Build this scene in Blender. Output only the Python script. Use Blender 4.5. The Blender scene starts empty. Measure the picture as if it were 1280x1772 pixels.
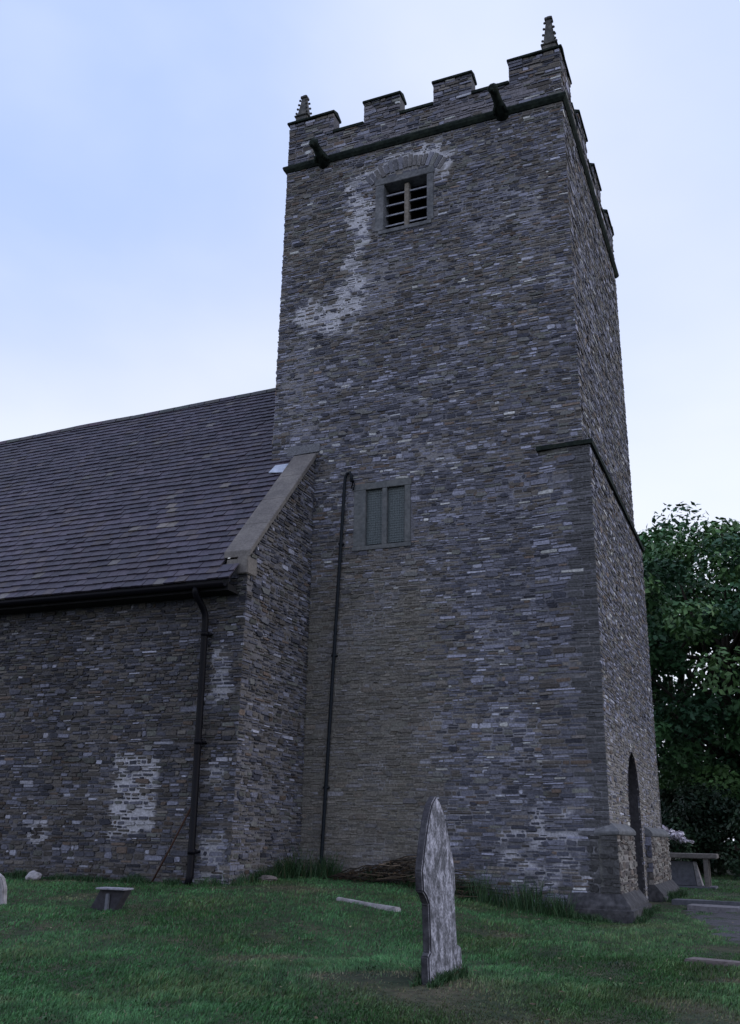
import bpy, bmesh, math, random
import numpy as np
from mathutils import Vector, Matrix, noise
C = bpy.context.scene.collection
S = bpy.context.scene
rnd = random.Random(7)

# ------------------------------------------------------------------ camera
cam = bpy.data.objects.new('camera', bpy.data.cameras.new('camera')); C.objects.link(cam)
RT = ((0.9243577485148636, 0.38113391785844875, 0.017311540035515334),
      (-0.10775266570552361, 0.30431986074422357, -0.946455907789671),
      (-0.3659946936690281, 0.872998487406757, 0.3223686169459253))
r0, r1, r2 = (Vector(r) for r in RT)
M = Matrix((r0, -r1, -r2)).transposed().to_4x4()
M.translation = Vector((2.62514194, -16.28556267, 1.2))
cam.matrix_world = M
cam.data.sensor_fit = 'HORIZONTAL'; cam.data.sensor_width = 36
cam.data.lens = 1640 / 1280 * 36
cam.data.clip_start = 0.1; cam.data.clip_end = 3000
S.camera = cam
S.view_settings.view_transform = 'Standard'; S.view_settings.look = 'None'
S.view_settings.exposure = 0.0; S.view_settings.gamma = 1.0

# ------------------------------------------------------------------ world and sun
SUN_EL, SUN_AZ = math.radians(28), math.radians(78)     # azimuth from +y towards +x
w = bpy.data.worlds.new('World'); S.world = w; w.use_nodes = True
nt = w.node_tree; N = nt.nodes; L = nt.links; N.clear()
def nn(t, **k):
    n = N.new(t)
    for a, b in k.items(): setattr(n, a, b)
    return n
out = nn('ShaderNodeOutputWorld'); bg = nn('ShaderNodeBackground'); bg.inputs['Strength'].default_value = 0.15
sky = nn('ShaderNodeTexSky', sky_type='NISHITA'); sky.sun_disc = False
sky.sun_elevation = SUN_EL; sky.sun_rotation = SUN_AZ; sky.ozone_density = 2.0
sky.air_density = 1.0; sky.dust_density = 0.6
tc = nn('ShaderNodeTexCoord'); mp = nn('ShaderNodeMapping'); mp.inputs['Scale'].default_value = (1.0, 1.0, 1.9)
mp.inputs['Rotation'].default_value = (0.3, 0.25, 0.5); mp.inputs['Location'].default_value = (0.35, 0.1, 0.2)
no = nn('ShaderNodeTexNoise'); no.inputs['Scale'].default_value = 1.7; no.inputs['Detail'].default_value = 5; no.inputs['Roughness'].default_value = 0.5
no.inputs['Distortion'].default_value = 0.4
ra = nn('ShaderNodeMapRange', interpolation_type='SMOOTHSTEP')
ra.inputs['From Min'].default_value = 0.36; ra.inputs['From Max'].default_value = 0.62
ra.inputs['To Min'].default_value = 0.88; ra.inputs['To Max'].default_value = 0.95
sep = nn('ShaderNodeSeparateXYZ')
el = nn('ShaderNodeMapRange', interpolation_type='SMOOTHSTEP'); el.inputs['From Min'].default_value = 0.82; el.inputs['From Max'].default_value = 0.30
el.inputs['To Min'].default_value = 0.0; el.inputs['To Max'].default_value = 0.98
mxx = nn('ShaderNodeMath', operation='MAXIMUM')
cl = nn('ShaderNodeMix', data_type='RGBA')
cl.inputs['A'].default_value = (4.75, 5.5, 7.9, 1); cl.inputs['B'].default_value = (6.2, 6.6, 7.6, 1)
mix = nn('ShaderNodeMix', data_type='RGBA')
L.new(tc.outputs['Generated'], mp.inputs['Vector']); L.new(mp.outputs['Vector'], no.inputs['Vector'])
L.new(no.outputs['Fac'], ra.inputs['Value']); L.new(tc.outputs['Generated'], sep.inputs[0])
L.new(sep.outputs['Z'], el.inputs['Value']); no2 = nn('ShaderNodeTexNoise'); no2.inputs['Scale'].default_value = 2.0; no2.inputs['Detail'].default_value = 4; no2.inputs['Roughness'].default_value = .45
nm = nn('ShaderNodeMapRange'); nm.inputs['From Min'].default_value = .3; nm.inputs['From Max'].default_value = .7; nm.inputs['To Min'].default_value = -.55; nm.inputs['To Max'].default_value = .45
ad = nn('ShaderNodeMath', operation='ADD'); ad.use_clamp = True
L.new(mp.outputs['Vector'], no2.inputs['Vector']); L.new(no2.outputs['Fac'], nm.inputs['Value'])
L.new(el.outputs['Result'], ad.inputs[0]); L.new(nm.outputs['Result'], ad.inputs[1]); L.new(ad.outputs[0], cl.inputs['Factor'])
L.new(ra.outputs['Result'], mxx.inputs[0]); L.new(el.outputs['Result'], mxx.inputs[1])
dp = nn('ShaderNodeVectorMath', operation='DOT_PRODUCT'); dp.inputs[1].default_value = (-0.544, 0.498, 0.675)   # thinner cloud high on the left
th = nn('ShaderNodeMapRange', interpolation_type='SMOOTHSTEP'); th.inputs['From Min'].default_value = 0.88; th.inputs['From Max'].default_value = 1.0
th.inputs['To Min'].default_value = 1.0; th.inputs['To Max'].default_value = 0.92
bl = nn('ShaderNodeMapRange', interpolation_type='SMOOTHSTEP'); bl.inputs['From Min'].default_value = 0.935; bl.inputs['From Max'].default_value = 1.0; bl.inputs['To Max'].default_value = .55
c2 = nn('ShaderNodeMix', data_type='RGBA'); c2.inputs['B'].default_value = (2.7, 4.2, 8.0, 1)
L.new(dp.outputs['Value'], bl.inputs['Value']); bm_ = nn('ShaderNodeMath', operation='MULTIPLY'); bi = nn('ShaderNodeMapRange'); bi.inputs['From Min'].default_value = .38; bi.inputs['From Max'].default_value = .62; bi.inputs['To Min'].default_value = 1.0; bi.inputs['To Max'].default_value = .45
L.new(no.outputs['Fac'], bi.inputs['Value']); L.new(bl.outputs['Result'], bm_.inputs[0]); L.new(bi.outputs['Result'], bm_.inputs[1]); L.new(bm_.outputs[0], c2.inputs['Factor']); L.new(cl.outputs['Result'], c2.inputs['A']); L.new(c2.outputs['Result'], mix.inputs['B'])
mu = nn('ShaderNodeMath', operation='MULTIPLY')
L.new(tc.outputs['Generated'], dp.inputs[0]); L.new(dp.outputs['Value'], th.inputs['Value'])
L.new(mxx.outputs[0], mu.inputs[0]); L.new(th.outputs['Result'], mu.inputs[1]); L.new(mu.outputs[0], mix.inputs['Factor']); L.new(sky.outputs['Color'], mix.inputs['A'])
L.new(mix.outputs['Result'], bg.inputs['Color']); L.new(bg.outputs['Background'], out.inputs['Surface'])
sl = bpy.data.lights.new('sun', 'SUN'); sl.energy = 0.8; sl.angle = math.radians(30); sl.color = (1, .93, .86)
sun = bpy.data.objects.new('sun', sl); C.objects.link(sun)
d = Vector((math.sin(SUN_AZ) * math.cos(SUN_EL), math.cos(SUN_AZ) * math.cos(SUN_EL), math.sin(SUN_EL)))
sun.rotation_euler = d.to_track_quat('Z', 'Y').to_euler()

# ------------------------------------------------------------------ materials
def mat(name, col=(.1, .1, .1), rough=.85, streak=1.0, attr=False, nscale=40, namt=.35, bump=.25, spec=.25, noise2=None, metal=0.0):
    m = bpy.data.materials.new(name); m.use_nodes = True
    t = m.node_tree; b = t.nodes['Principled BSDF']
    b.inputs['Roughness'].default_value = rough; b.inputs['Specular IOR Level'].default_value = spec; b.inputs['Metallic'].default_value = metal
    g = t.nodes.new('ShaderNodeNewGeometry')
    n = t.nodes.new('ShaderNodeTexNoise'); n.inputs['Scale'].default_value = nscale; n.inputs['Detail'].default_value = 4
    t.links.new(g.outputs['Position'], n.inputs['Vector'])
    mr = t.nodes.new('ShaderNodeMapRange'); mr.inputs['From Min'].default_value = .25; mr.inputs['From Max'].default_value = .75
    mr.inputs['To Min'].default_value = 1 - namt; mr.inputs['To Max'].default_value = 1 + namt
    t.links.new(n.outputs['Fac'], mr.inputs['Value'])
    mx = t.nodes.new('ShaderNodeVectorMath'); mx.operation = 'SCALE'
    if attr:
        a = t.nodes.new('ShaderNodeAttribute'); a.attribute_name = 'Col'; src = a.outputs['Color']
    elif noise2:
        n2 = t.nodes.new('ShaderNodeTexNoise'); n2.inputs['Scale'].default_value = noise2[1]; n2.inputs['Detail'].default_value = 6
        n2.inputs['Roughness'].default_value = .65
        vm = t.nodes.new('ShaderNodeVectorMath'); vm.operation = 'MULTIPLY'; vm.inputs[1].default_value = (1, 1, streak)
        t.links.new(g.outputs['Position'], vm.inputs[0]); t.links.new(vm.outputs['Vector'], n2.inputs['Vector'])
        cr = t.nodes.new('ShaderNodeValToRGB'); cr.color_ramp.elements[0].position = noise2[2]; cr.color_ramp.elements[1].position = noise2[3]
        cr.color_ramp.elements[0].color = (*col, 1); cr.color_ramp.elements[1].color = (*noise2[0], 1)
        t.links.new(n2.outputs['Fac'], cr.inputs['Fac']); src = cr.outputs['Color']
    else:
        c = t.nodes.new('ShaderNodeRGB'); c.outputs[0].default_value = (*col, 1); src = c.outputs[0]
    t.links.new(src, mx.inputs[0]); t.links.new(mr.outputs['Result'], mx.inputs['Scale'])
    t.links.new(mx.outputs['Vector'], b.inputs['Base Color'])
    if bump:
        bp = t.nodes.new('ShaderNodeBump'); bp.inputs['Strength'].default_value = bump; bp.inputs['Distance'].default_value = .02
        t.links.new(n.outputs['Fac'], bp.inputs['Height']); t.links.new(bp.outputs['Normal'], b.inputs['Normal'])
    return m
MS = mat('rubble_stone', attr=True, nscale=28, namt=.4, bump=.45, spec=.3)
MMOSS = mat('mossy_dressed_stone', (.016, .022, .021), nscale=14, namt=.5, noise2=((.032, .042, .034), 3.0, .45, .7), spec=.1, rough=.95)
MFRAME = mat('weathered_freestone', (.10, .106, .118), nscale=18, namt=.35, noise2=((.16, .162, .175), 2.5, .4, .65))
MCOPE = mat('coping_stone', (.13, .12, .118), nscale=25, namt=.25, noise2=((.19, .175, .165), 2.0, .4, .65))
MTILE = mat('roof_tile', attr=True, nscale=20, namt=.35, bump=.2, rough=.6, spec=.4)
MBLACK = mat('black_painted_iron', (.004, .004, .007), rough=.5, spec=.12, bump=.05)
MIRON = mat('dull_pipe', (.012, .016, .022), rough=.6, spec=.15, bump=.1)
MRUST = mat('rusty_iron', (.05, .025, .018), nscale=30)
MDARK = mat('dark_void', (.004, .004, .005), bump=0)
MLEAD = mat('lead_sheet', (.38, .42, .52), rough=.4, nscale=8, namt=.3)
MLOUV = mat('louvre_slate', (.27, .28, .33), nscale=15, namt=.3)
MMULL = mat('sandstone_mullion', (.185, .165, .145), nscale=20)
MMESH = mat('window_guard', (.112, .135, .148), rough=.5, nscale=50, namt=.15, bump=.05)
MHEAD = mat('lichened_headstone', (.095, .097, .115), nscale=48, namt=.6, bump=.5, streak=.75, noise2=((.46, .46, .55), 13.0, .42, .71))
MSLATE = mat('dark_slate', (.035, .034, .042), nscale=20)
MPALE = mat('pale_stone', (.34, .33, .36), nscale=15, namt=.3, noise2=((.16, .15, .15), 6.0, .4, .7))
MGREY = mat('grey_tomb_stone', (.12, .125, .15), nscale=15, namt=.25)
MBARK = mat('bark', (.035, .028, .022), nscale=8, namt=.5, bump=.8)
MTWIG = mat('dead_twig', attr=True, nscale=30)
MLEAF = mat('leaf', attr=True, rough=.55, nscale=3, namt=.3, bump=0, spec=.3)
MGRASS = mat('grass_blade', attr=True, rough=.6, nscale=5, namt=.25, bump=0, spec=.25)

# ------------------------------------------------------------------ helpers
class MB:
    def __init__(s): s.v = []; s.f = []; s.c = []
    def add(s, vs, fs, col=None):
        b = len(s.v); s.v += [tuple(v) for v in vs]; s.f += [tuple(b + i for i in f) for f in fs]
        s.c += [col or (.1, .1, .1)] * len(vs)
    def box(s, a, b, col=None):
        (x0, y0, z0), (x1, y1, z1) = a, b
        s.add([(x0,y0,z0),(x1,y0,z0),(x1,y1,z0),(x0,y1,z0),(x0,y0,z1),(x1,y0,z1),(x1,y1,z1),(x0,y1,z1)],
              [(0,3,2,1),(4,5,6,7),(0,1,5,4),(1,2,6,5),(2,3,7,6),(3,0,4,7)], col)
    def prism(s, poly, fn, d0, d1, col=None):
        # poly: 2D points, fn(u, v, d) -> 3D
        n = len(poly); vs = [fn(u, v, d0) for u, v in poly] + [fn(u, v, d1) for u, v in poly]
        s.add(vs, [tuple(range(n))[::-1], tuple(range(n, 2 * n))] + [(i, (i + 1) % n, n + (i + 1) % n, n + i) for i in range(n)], col)
    def tube(s, pts, rad, n=8, col=None):
        pts = [Vector(p) for p in pts]; rs = rad if isinstance(rad, (list, tuple)) else [rad] * len(pts)
        vs = []; fs = []
        for i, p in enumerate(pts):
            t = (pts[min(i + 1, len(pts) - 1)] - pts[max(i - 1, 0)]).normalized()
            a = t.cross(Vector((.31, .9, .2))).normalized(); b = t.cross(a)
            for k in range(n):
                q = 2 * math.pi * k / n; vs.append(p + (a * math.cos(q) + b * math.sin(q)) * rs[i])
        for i in range(len(pts) - 1):
            for k in range(n): fs.append((i*n+k, i*n+(k+1) % n, (i+1)*n+(k+1) % n, (i+1)*n+k))
        fs += [tuple(range(n))[::-1], tuple(range((len(pts)-1)*n, len(pts)*n))]
        s.add(vs, fs, col)
    def build(s, name, m, parent=None, attr=False, bevel=0, smooth=False):
        me = bpy.data.meshes.new(name); me.from_pydata(s.v, [], s.f); me.update()
        if attr:
            ca = me.color_attributes.new('Col', 'FLOAT_COLOR', 'POINT')
            arr = np.ones((len(s.v), 4), np.float32); arr[:, :3] = np.array(s.c, np.float32); ca.data.foreach_set('color', arr.ravel())
        bm = bmesh.new(); bm.from_mesh(me); bmesh.ops.recalc_face_normals(bm, faces=bm.faces) if len(s.f) < 3000 else None
        if bevel: bmesh.ops.bevel(bm, geom=bm.edges, offset=bevel, segments=2, affect='EDGES', clamp_overlap=True)
        bm.to_mesh(me); bm.free()
        if smooth: me.polygons.foreach_set('use_smooth', [True] * len(me.polygons))
        me.materials.append(m)
        o = bpy.data.objects.new(name, me); C.objects.link(o); o.parent = parent
        return o
def tag(o, label, cat, group=None, kind=None):
    if label: o['label'] = label
    if cat: o['category'] = cat
    if group: o['group'] = group
    if kind: o['kind'] = kind
    return o
def thing(name, label, cat, group=None):
    o = bpy.data.objects.new(name, None); C.objects.link(o); o.empty_display_size = .3
    return tag(o, label, cat, group)
def nz(x, y, z=0.0): return noise.noise(Vector((x, y, z)))
def lerp(a, b, t): return a + (b - a) * t
def sstep(a, b, x):
    t = min(1, max(0, (x - a) / (b - a))); return t * t * (3 - 2 * t)
def mixc(a, b, t): return tuple(lerp(p, q, t) for p, q in zip(a, b))

# ------------------------------------------------------------------ ground height
def gz(x, y):
    a = sstep(.5, -5.5, x) * sstep(-9, -2.4, y)
    z = .05 + .36 * a
    z += .10 * sstep(-1.0, -3.5, x) * sstep(-5, -.5, y) * sstep(-6.5, -4, x)
    z += .075 * math.exp(-((x + .05) ** 2 + (y + 8.4) ** 2) / 1.1)
    z -= .45 * sstep(-10.5, -16, y)
    z += .05 * sstep(1.5, 8, y)
    z += .035 * nz(x * .55, y * .55, 3) + .016 * nz(x * 1.7, y * 1.7, 8)
    return z - .06 * sstep(1.2, .2, math.hypot(x - .3, y + .3))

# ------------------------------------------------------------------ masonry: courses of single stones on a mortar bed
PAL = [((.040,.041,.052),3), ((.072,.072,.086),4), ((.105,.104,.125),4), ((.145,.145,.175),3), ((.074,.065,.058),3), ((.105,.093,.080),2.2),
       ((.095,.070,.054),.6), ((.25,.25,.285),.75), ((.090,.090,.078),1.2)]
def vary(r, c, a, b):
    k = r.uniform(a, b); return tuple(v * k for v in c)
PK = 1.62
def pick(r, brown=0.0, light=0.0, dark=0.0):
    ws = [wt * (1 + 2.2 * brown if i in (4, 5, 6, 8) else (1 - .6 * brown)) * (1 + 3 * light if i in (3, 7) else 1) * (1 + 3 * dark if i in (0, 1) else 1) for i, (c, wt) in enumerate(PAL)]
    c = r.choices([p[0] for p in PAL], ws)[0]; k = r.uniform(.62, 1.42) * PK
    c = mixc(c, (.104, .102, .108), .04)
    return tuple(min(.5, v * k * t) for v, t in zip(c, (.975, 1.0, 1.075)))
def masonry(mb, fn, v0, v1, spans, hr, wr, colf, mortf, seed, wave=.045, grid=.09, proud=(.006, .03), ends=.012, bed=True, big=0):
    """fn(u, v, d)->xyz; spans(v)->[(u0,u1)]; colf(u,v,r)->(stone colour, joint half width)"""
    r = random.Random(seed)
    if bed:
        v = v0
        while v < v1 - 1e-6:
            vt = min(v + grid, v1)
            for a, b in spans((v + vt) / 2):
                n = max(1, int((b - a) / grid)); vs = []; cs = []
                for i in range(n + 1):
                    u = a + (b - a) * i / n
                    vs += [fn(u, v, 0), fn(u, vt, 0)]
                base = len(mb.v); mb.v += [tuple(q) for q in vs]
                mb.c += [mortf(a + (b - a) * (i // 2) / n, v if i % 2 == 0 else vt) for i in range(2 * n + 2)]
                mb.f += [(base+2*i, base+2*i+2, base+2*i+3, base+2*i+1) for i in range(n)]
            v = vt
    v = v0
    while v < v1 - .02:
        h = r.uniform(*hr) * (1.5 if r.random() < .12 else 1)
        if v + h > v1 - hr[0] * .5: h = v1 - v
        vm = v + h / 2
        for a, b in spans(vm):
            u = a - ends; bb = b + ends
            while u < bb - .005:
                wd = r.uniform(*wr) * (1.7 if r.random() < .1 else 1)
                if u + wd > bb - wr[0] * .6: wd = bb - u
                split = 2 if (h > hr[0] * 1.35 and wd < wr[1] * .8 and r.random() < .3) else 1
                for k in range(split):
                    va = v + h * k / split; vb = v + h * (k + 1) / split
                    res = colf(u + wd / 2, (va + vb) / 2, r)
                    if res is None: continue
                    col, j = res
                    j *= r.uniform(.6, 1.5)
                    ua, ub = u + j, u + wd - j
                    wv0 = .015 * nz(u * 4, v * 4, seed + 9)
                    wv = wv0 + wave * nz(u * .7, v * .9, seed) + wave * .5 * nz(u * 2.1, v * 2, seed + 5)
                    va2, vb2 = va + j * .8, vb - j * .8
                    va2 += (vb - va) * r.choice((0, 0, r.uniform(-.1, .22))); vb2 -= (vb - va) * r.choice((0, 0, r.uniform(-.1, .22)))
                    if vb2 - va2 < .012 or ub - ua < .02: continue
                    hh = vb2 - va2; c = min(.35 * (ub - ua), hh * r.uniform(.12, .45))
                    jt = lambda q: r.uniform(-q, q)
                    q = hh * .13
                    P = [(ua, (va2+vb2)/2 + jt(q)), (ua + c*r.uniform(.2,1), vb2 + jt(q)), (ub - c*r.uniform(.2,1), vb2 + jt(q)), (ub, (va2+vb2)/2 + jt(q)), (ub - c*r.uniform(.2,1), va2 + jt(q)), (ua + c*r.uniform(.2,1), va2 + jt(q))]
                    if ua < a + .01: P[1] = (ua, P[1][1]); P[5] = (ua, P[5][1])
                    if ub > b - .01: P[2] = (ub, P[2][1]); P[4] = (ub, P[4][1])
                    dd = r.uniform(*proud); tl = r.uniform(-.006, .006); tu = r.uniform(-.005, .005)
                    cu, cv = (ua + ub) / 2, (va2 + vb2) / 2
                    fr = []; bk = []
                    for pu, pv in P:
                        s = 1 if pv > cv else -1
                        su = 1 if pu > cu else -1
                        fr.append(fn(cu + (pu - cu) * .975, cv + (pv - cv) * .9 + wv, max(.003, dd + tl * s + tu * su)))
                        bk.append(fn(pu, pv + wv, -.012))
                    base = len(mb.v); mb.v += [tuple(p) for p in fr] + [tuple(p) for p in bk]; mb.c += [col] * 12
                    mb.f.append(tuple(base + i for i in (5, 4, 3, 2, 1, 0)))
                    mb.f += [(base + i, base + (i+1) % 6, base + 6 + (i+1) % 6, base + 6 + i) for i in range(6)]
                u += wd
        v += h
    if big:     # odd larger stones set across the courses
        for k in range(int(.6 * big * (v1 - v0))):
            v = r.uniform(v0 + .1, v1 - .2); h = r.uniform(.06, .12)
            sp_ = spans(v + h / 2); sp2 = spans(v); sp3 = spans(v + h)
            if not sp_ or sp_ != sp2 or sp_ != sp3: continue
            a, b = r.choices(sp_, [q[1] - q[0] for q in sp_])[0]
            if b - a < .6: continue
            wd = r.uniform(.10, .32); u = r.uniform(a + .05, b - wd - .05)
            res = colf(u + wd / 2, v + h / 2, r)
            if res is None or colf(u, v, r) is None or colf(u + wd, v + h, r) is None: continue
            P = [(u, v + h * r.uniform(.2, .8)), (u + wd * r.uniform(.03, .2), v + h * r.uniform(.88, 1)), (u + wd * r.uniform(.7, .97), v + h * r.uniform(.8, 1)), (u + wd, v + h * r.uniform(.2, .8)), (u + wd * r.uniform(.8, .97), v + h * r.uniform(0, .15)), (u + wd * r.uniform(.03, .3), v + h * r.uniform(0, .15))]
            dd = proud[1] + r.uniform(.002, .010); cu, cv = u + wd / 2, v + h / 2
            base = len(mb.v); mb.v += [tuple(fn(cu + (p - cu) * .96, cv + (q - cv) * .9, dd)) for p, q in P] + [tuple(fn(p, q, -.01)) for p, q in P]; mb.c += [tuple(min(q * .85, .16) for q in res[0])] * 12
            mb.f.append(tuple(base + i for i in (5, 4, 3, 2, 1, 0))); mb.f += [(base + i, base + (i+1) % 6, base + 6 + (i+1) % 6, base + 6 + i) for i in range(6)]
def inpoly(u, v, poly):
    ins = False; n = len(poly)
    for i in range(n):
        (x1, y1), (x2, y2) = poly[i], poly[(i + 1) % n]
        if (y1 > v) != (y2 > v) and u < (x2 - x1) * (v - y1) / (y2 - y1) + x1: ins = not ins
    return ins
def patchy(u, v, polys, amt=.12, sc=4):
    du = amt * (nz(u * sc, v * sc, 11) + 1.1 * nz(u * sc * 3, v * sc * 3, 12)); dv = amt * (nz(u * sc, v * sc, 23) + 1.1 * nz(u * sc * 3, v * sc * 3, 24))
    return any(inpoly(u + du, v + dv, p) for p in polys)
def cut(spans, holes):
    for a, b in holes:
        o = []
        for p, q in spans:
            if b <= p or a >= q: o.append((p, q)); continue
            if a > p: o.append((p, a))
            if b < q: o.append((b, q))
        spans = o
    return [s for s in spans if s[1] - s[0] > .02]

# ------------------------------------------------------------------ TOWER
TX0, TD = -6.45, 7.15            # left face x, depth
ZS, ZT = 8.05, 15.85             # set-off, string course
tower = thing('church_tower', 'tall grey rubble stone church tower with battlements and corner pinnacles', 'church tower')
WHITE = [  # lime-mortared repairs on the front, in (x, z)
    [(-4.95,14.95),(-4.75,13.6),(-4.5,13.3),(-4.35,13.6),(-4.25,15.1),(-3.6,15.3),(-2.95,15.2),(-2.85,14.6),(-2.6,14.6),(-2.35,15.5),(-2.9,15.75),(-4.0,15.65),(-4.7,15.35)],
    [(-5.0,13.4),(-4.45,13.4),(-4.42,12.4),(-4.5,11.3),(-5.0,11.35),(-5.6,11.45),(-6.1,11.7),(-6.05,12.2),(-5.3,12.3),(-4.95,12.7)]]
FAINT = [[(-4.4,12.9),(-3.6,13.0),(-3.7,11.9),(-4.5,11.6)], [(-1.0,13.6),(-.5,13.9),(-.5,12.9),(-1.1,12.8)], [(-3.3,8.6),(-2.6,8.7),(-2.4,8.0),(-3.2,7.9)], [(-6.2,11.6),(-6.3,10.0),(-5.9,8.9),(-5.4,9.2),(-5.7,11.4)], [(-2.45,11.2),(-2.25,11.2),(-2.2,10.3),(-2.5,10.3)]]
BASEW = [[(-1.7,1.5),(-.75,1.75),(-.4,1.3),(-.3,.5),(-1.2,.35),(-1.9,.6)]]
def zoneS(u, v):
    brown = sstep(-1.9, -3.6, u) * sstep(7.5, 4.5, v) * .9 + .35 * sstep(-.15, .35, nz(u * .5, v * .4, 2)) + .45 * sstep(9.0, 14.0, v)
    return min(1.2, brown)
def colS(u, v, r):
    if -4.2 < u < -2.84 and 13.6 < v < 15.02: return None
    if -4.55 < u < -3.33 and 6.43 < v < 7.8: return None
    dx, dz = u + 3.5, v - 13.75
    if 1.38 < math.hypot(dx, dz) < 1.78 and abs(dx) < .95 and dz > 0: return None
    if -6.1 < u < -5.33 and 8.62 < v < 8.86: return None
    if patchy(u, v, WHITE, .2) and nz(u * 2.6, v * 3.4, 93) > -.22:
        return (pick(r, .2, .6) if r.random() < .58 else vary(r, (.36, .36, .40), .8, 1.2)), .015
    br = zoneS(u, v); lt = .25 + .3 * nz(u * .8, v * .8, 9)
    if patchy(u, v, FAINT): return pick(r, .1, 1.5), .013
    if patchy(u, v, BASEW): return pick(r, .2, 0, 1.5), .012
    smooth = sstep(-2.4, -3.6, u) * sstep(7, 4.5, v)
    c = pick(r, br, max(0, lt) * (1.6 - smooth), .4 * sstep(1.0, -1.0, nz(u * .3, v * .3, 4) * 3))
    if smooth > 0: c = mixc(c, (.185, .174, .158), .62 * smooth)
    k = .96 + .2 * nz(u * .45, v * .45, 31) + .22 * nz(u * 2.2, v * 3.5, 33)
    return tuple(x * k for x in c), .0075
def mortS(u, v):
    n = nz(u * 5, v * 5, 17) * .25 + 1
    if patchy(u, v, WHITE, .2): c = mixc((.18, .18, .2), (.47, .47, .52), sstep(-.4, .0, nz(u * 2.6, v * 3.4, 93)))
    elif patchy(u, v, BASEW): c = mixc((.14, .14, .16), (.36, .36, .41), sstep(-.15, .2, nz(u * 2.5, v * 6, 90)))
    elif patchy(u, v, FAINT): c = (.20, .195, .21)
    else:
        c = mixc((.125, .125, .15), (.165, .155, .14), zoneS(u, v))
        t = sstep(.05, .45, nz(u * .9, v * .9, 40)) * .7 + .4 * sstep(.1, .5, nz(u * 3, v * 5, 41)); c = mixc(c, (.25, .25, .285), min(1, t) * .85)
    return tuple(x * n for x in c)
fS = lambda u, v, d: (u, -d, v)
mb = MB()
def spS(v):
    s = [(TX0, 0.0)]
    if 13.66 < v < 14.9: s = cut(s, [(-4.02, -2.98)])
    if 6.5 < v < 7.7: s = cut(s, [(-4.30, -3.46)])
    return s
masonry(mb, fS, 0, ZT, spS, (.03, .068), (.06, .25), colS, mortS, 1, proud=(.003, .018), big=50)
# relieving arch of upright stones over the belfry opening
for k in range(17):
    a = math.radians(-33 + 66 * k / 16); a1 = math.radians(1.55)
    ri, ro = 1.42 + rnd.uniform(-.02, .02), 1.74 + rnd.uniform(-.05, .04)
    poly = [(-3.5 + rr * math.sin(aa), 13.75 + rr * math.cos(aa)) for rr, aa in ((ri, a - a1), (ro, a - a1), (ro, a + a1), (ri, a + a1))]
    mb.prism(poly, fS, -.01, rnd.uniform(.012, .03), mixc(pick(rnd, .3, .2), (.16, .16, .18), .5))
mb.prism([(-6.1, 8.64), (-5.35, 8.66), (-5.34, 8.85), (-6.08, 8.84)], fS, -.01, .03, (.15, .155, .175))
# west face
def colW(u, v, r):
    c = pick(r, .3 + .3 * nz(u * .5, v * .5, 6), .35 * sstep(6, 1, v) + .15)
    lo = sstep(3.8, 2.2, v)
    return (mixc(c, (.20, .185, .175), .55 * lo) if r.random() < .7 else c), .008
mortW = lambda u, v: mixc((.12, .12, .14), (.24, .225, .215), sstep(3.8, 2.2, v))
fW = lambda u, v, d: (d, u, v)
def flip(f): return f
masonry(mb, fW, ZS, ZT, lambda v: [(0, TD)], (.035, .075), (.08, .3), colW, mortW, 2, proud=(.003, .016), big=20)
# north and east faces (away from the camera)
cN = lambda u, v, r: (pick(r, .3), .008)
masonry(mb, lambda u, v, d: (u, TD + d, v), 0, ZT, lambda v: [(TX0, 0)], (.1, .18), (.3, .7), cN, lambda u, v: (.09, .088, .095), 3, grid=.4)
masonry(mb, lambda u, v, d: (TX0 - d, u, v), 0, ZT, lambda v: [(0, TD)], (.06, .12), (.2, .5), cN, lambda u, v: (.09, .088, .095), 4, grid=.4)
mb.build('wall', MS, tower, attr=True)
# lower stage: west side stands out, wraps the front corner and dies into the front wall
mb = MB()
def xl(v): return lerp(.07, .13, v / ZS)
fWL = lambda u, v, d: (xl(v) + d, u, v)
DY0, DY1, DSP, DAP = 2.2, 3.65, 2.05, 2.8
def arch_half(v):
    if v <= DSP: return (DY1 - DY0) / 2
    t = min(1, (v - DSP) / (DAP - DSP)); return (DY1 - DY0) / 2 * math.cos(math.asin(t)) ** 1.0 * (1 - .15 * t)
def spW(v):
    s = [(-.09, TD + .09)]
    if v < DAP: hw = arch_half(v); s = cut(s, [((DY0+DY1)/2 - hw, (DY0+DY1)/2 + hw)])
    return s
masonry(mb, fWL, 0, ZS, spW, (.035, .075), (.08, .3), colW, mortW, 5, proud=(.003, .016), big=20)
def fSL(u, v, d): return (u if u < -.05 else u + (xl(v) - .1) * sstep(-.05, .1, u), -.09 * sstep(-1.0, -.35, u) - d, v)
def colC(u, v, r):
    if u > -.28: return vary(r, (.085, .086, .095), .75, 1.2), .006
    return colS(u, v, r)
masonry(mb, fSL, 0, ZS, lambda v: [(-.98, .1)], (.04, .09), (.12, .38), colC, mortS, 6, proud=(.004, .02))
mb.prism([(TX0, TD + .09), (.1, TD + .09), (.1, TD), (TX0, TD)], lambda u, v, d: (u, v, d), 0, ZS, (.09, .088, .095))
mb.build('lower_stage', MS, tower, attr=True)
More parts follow.
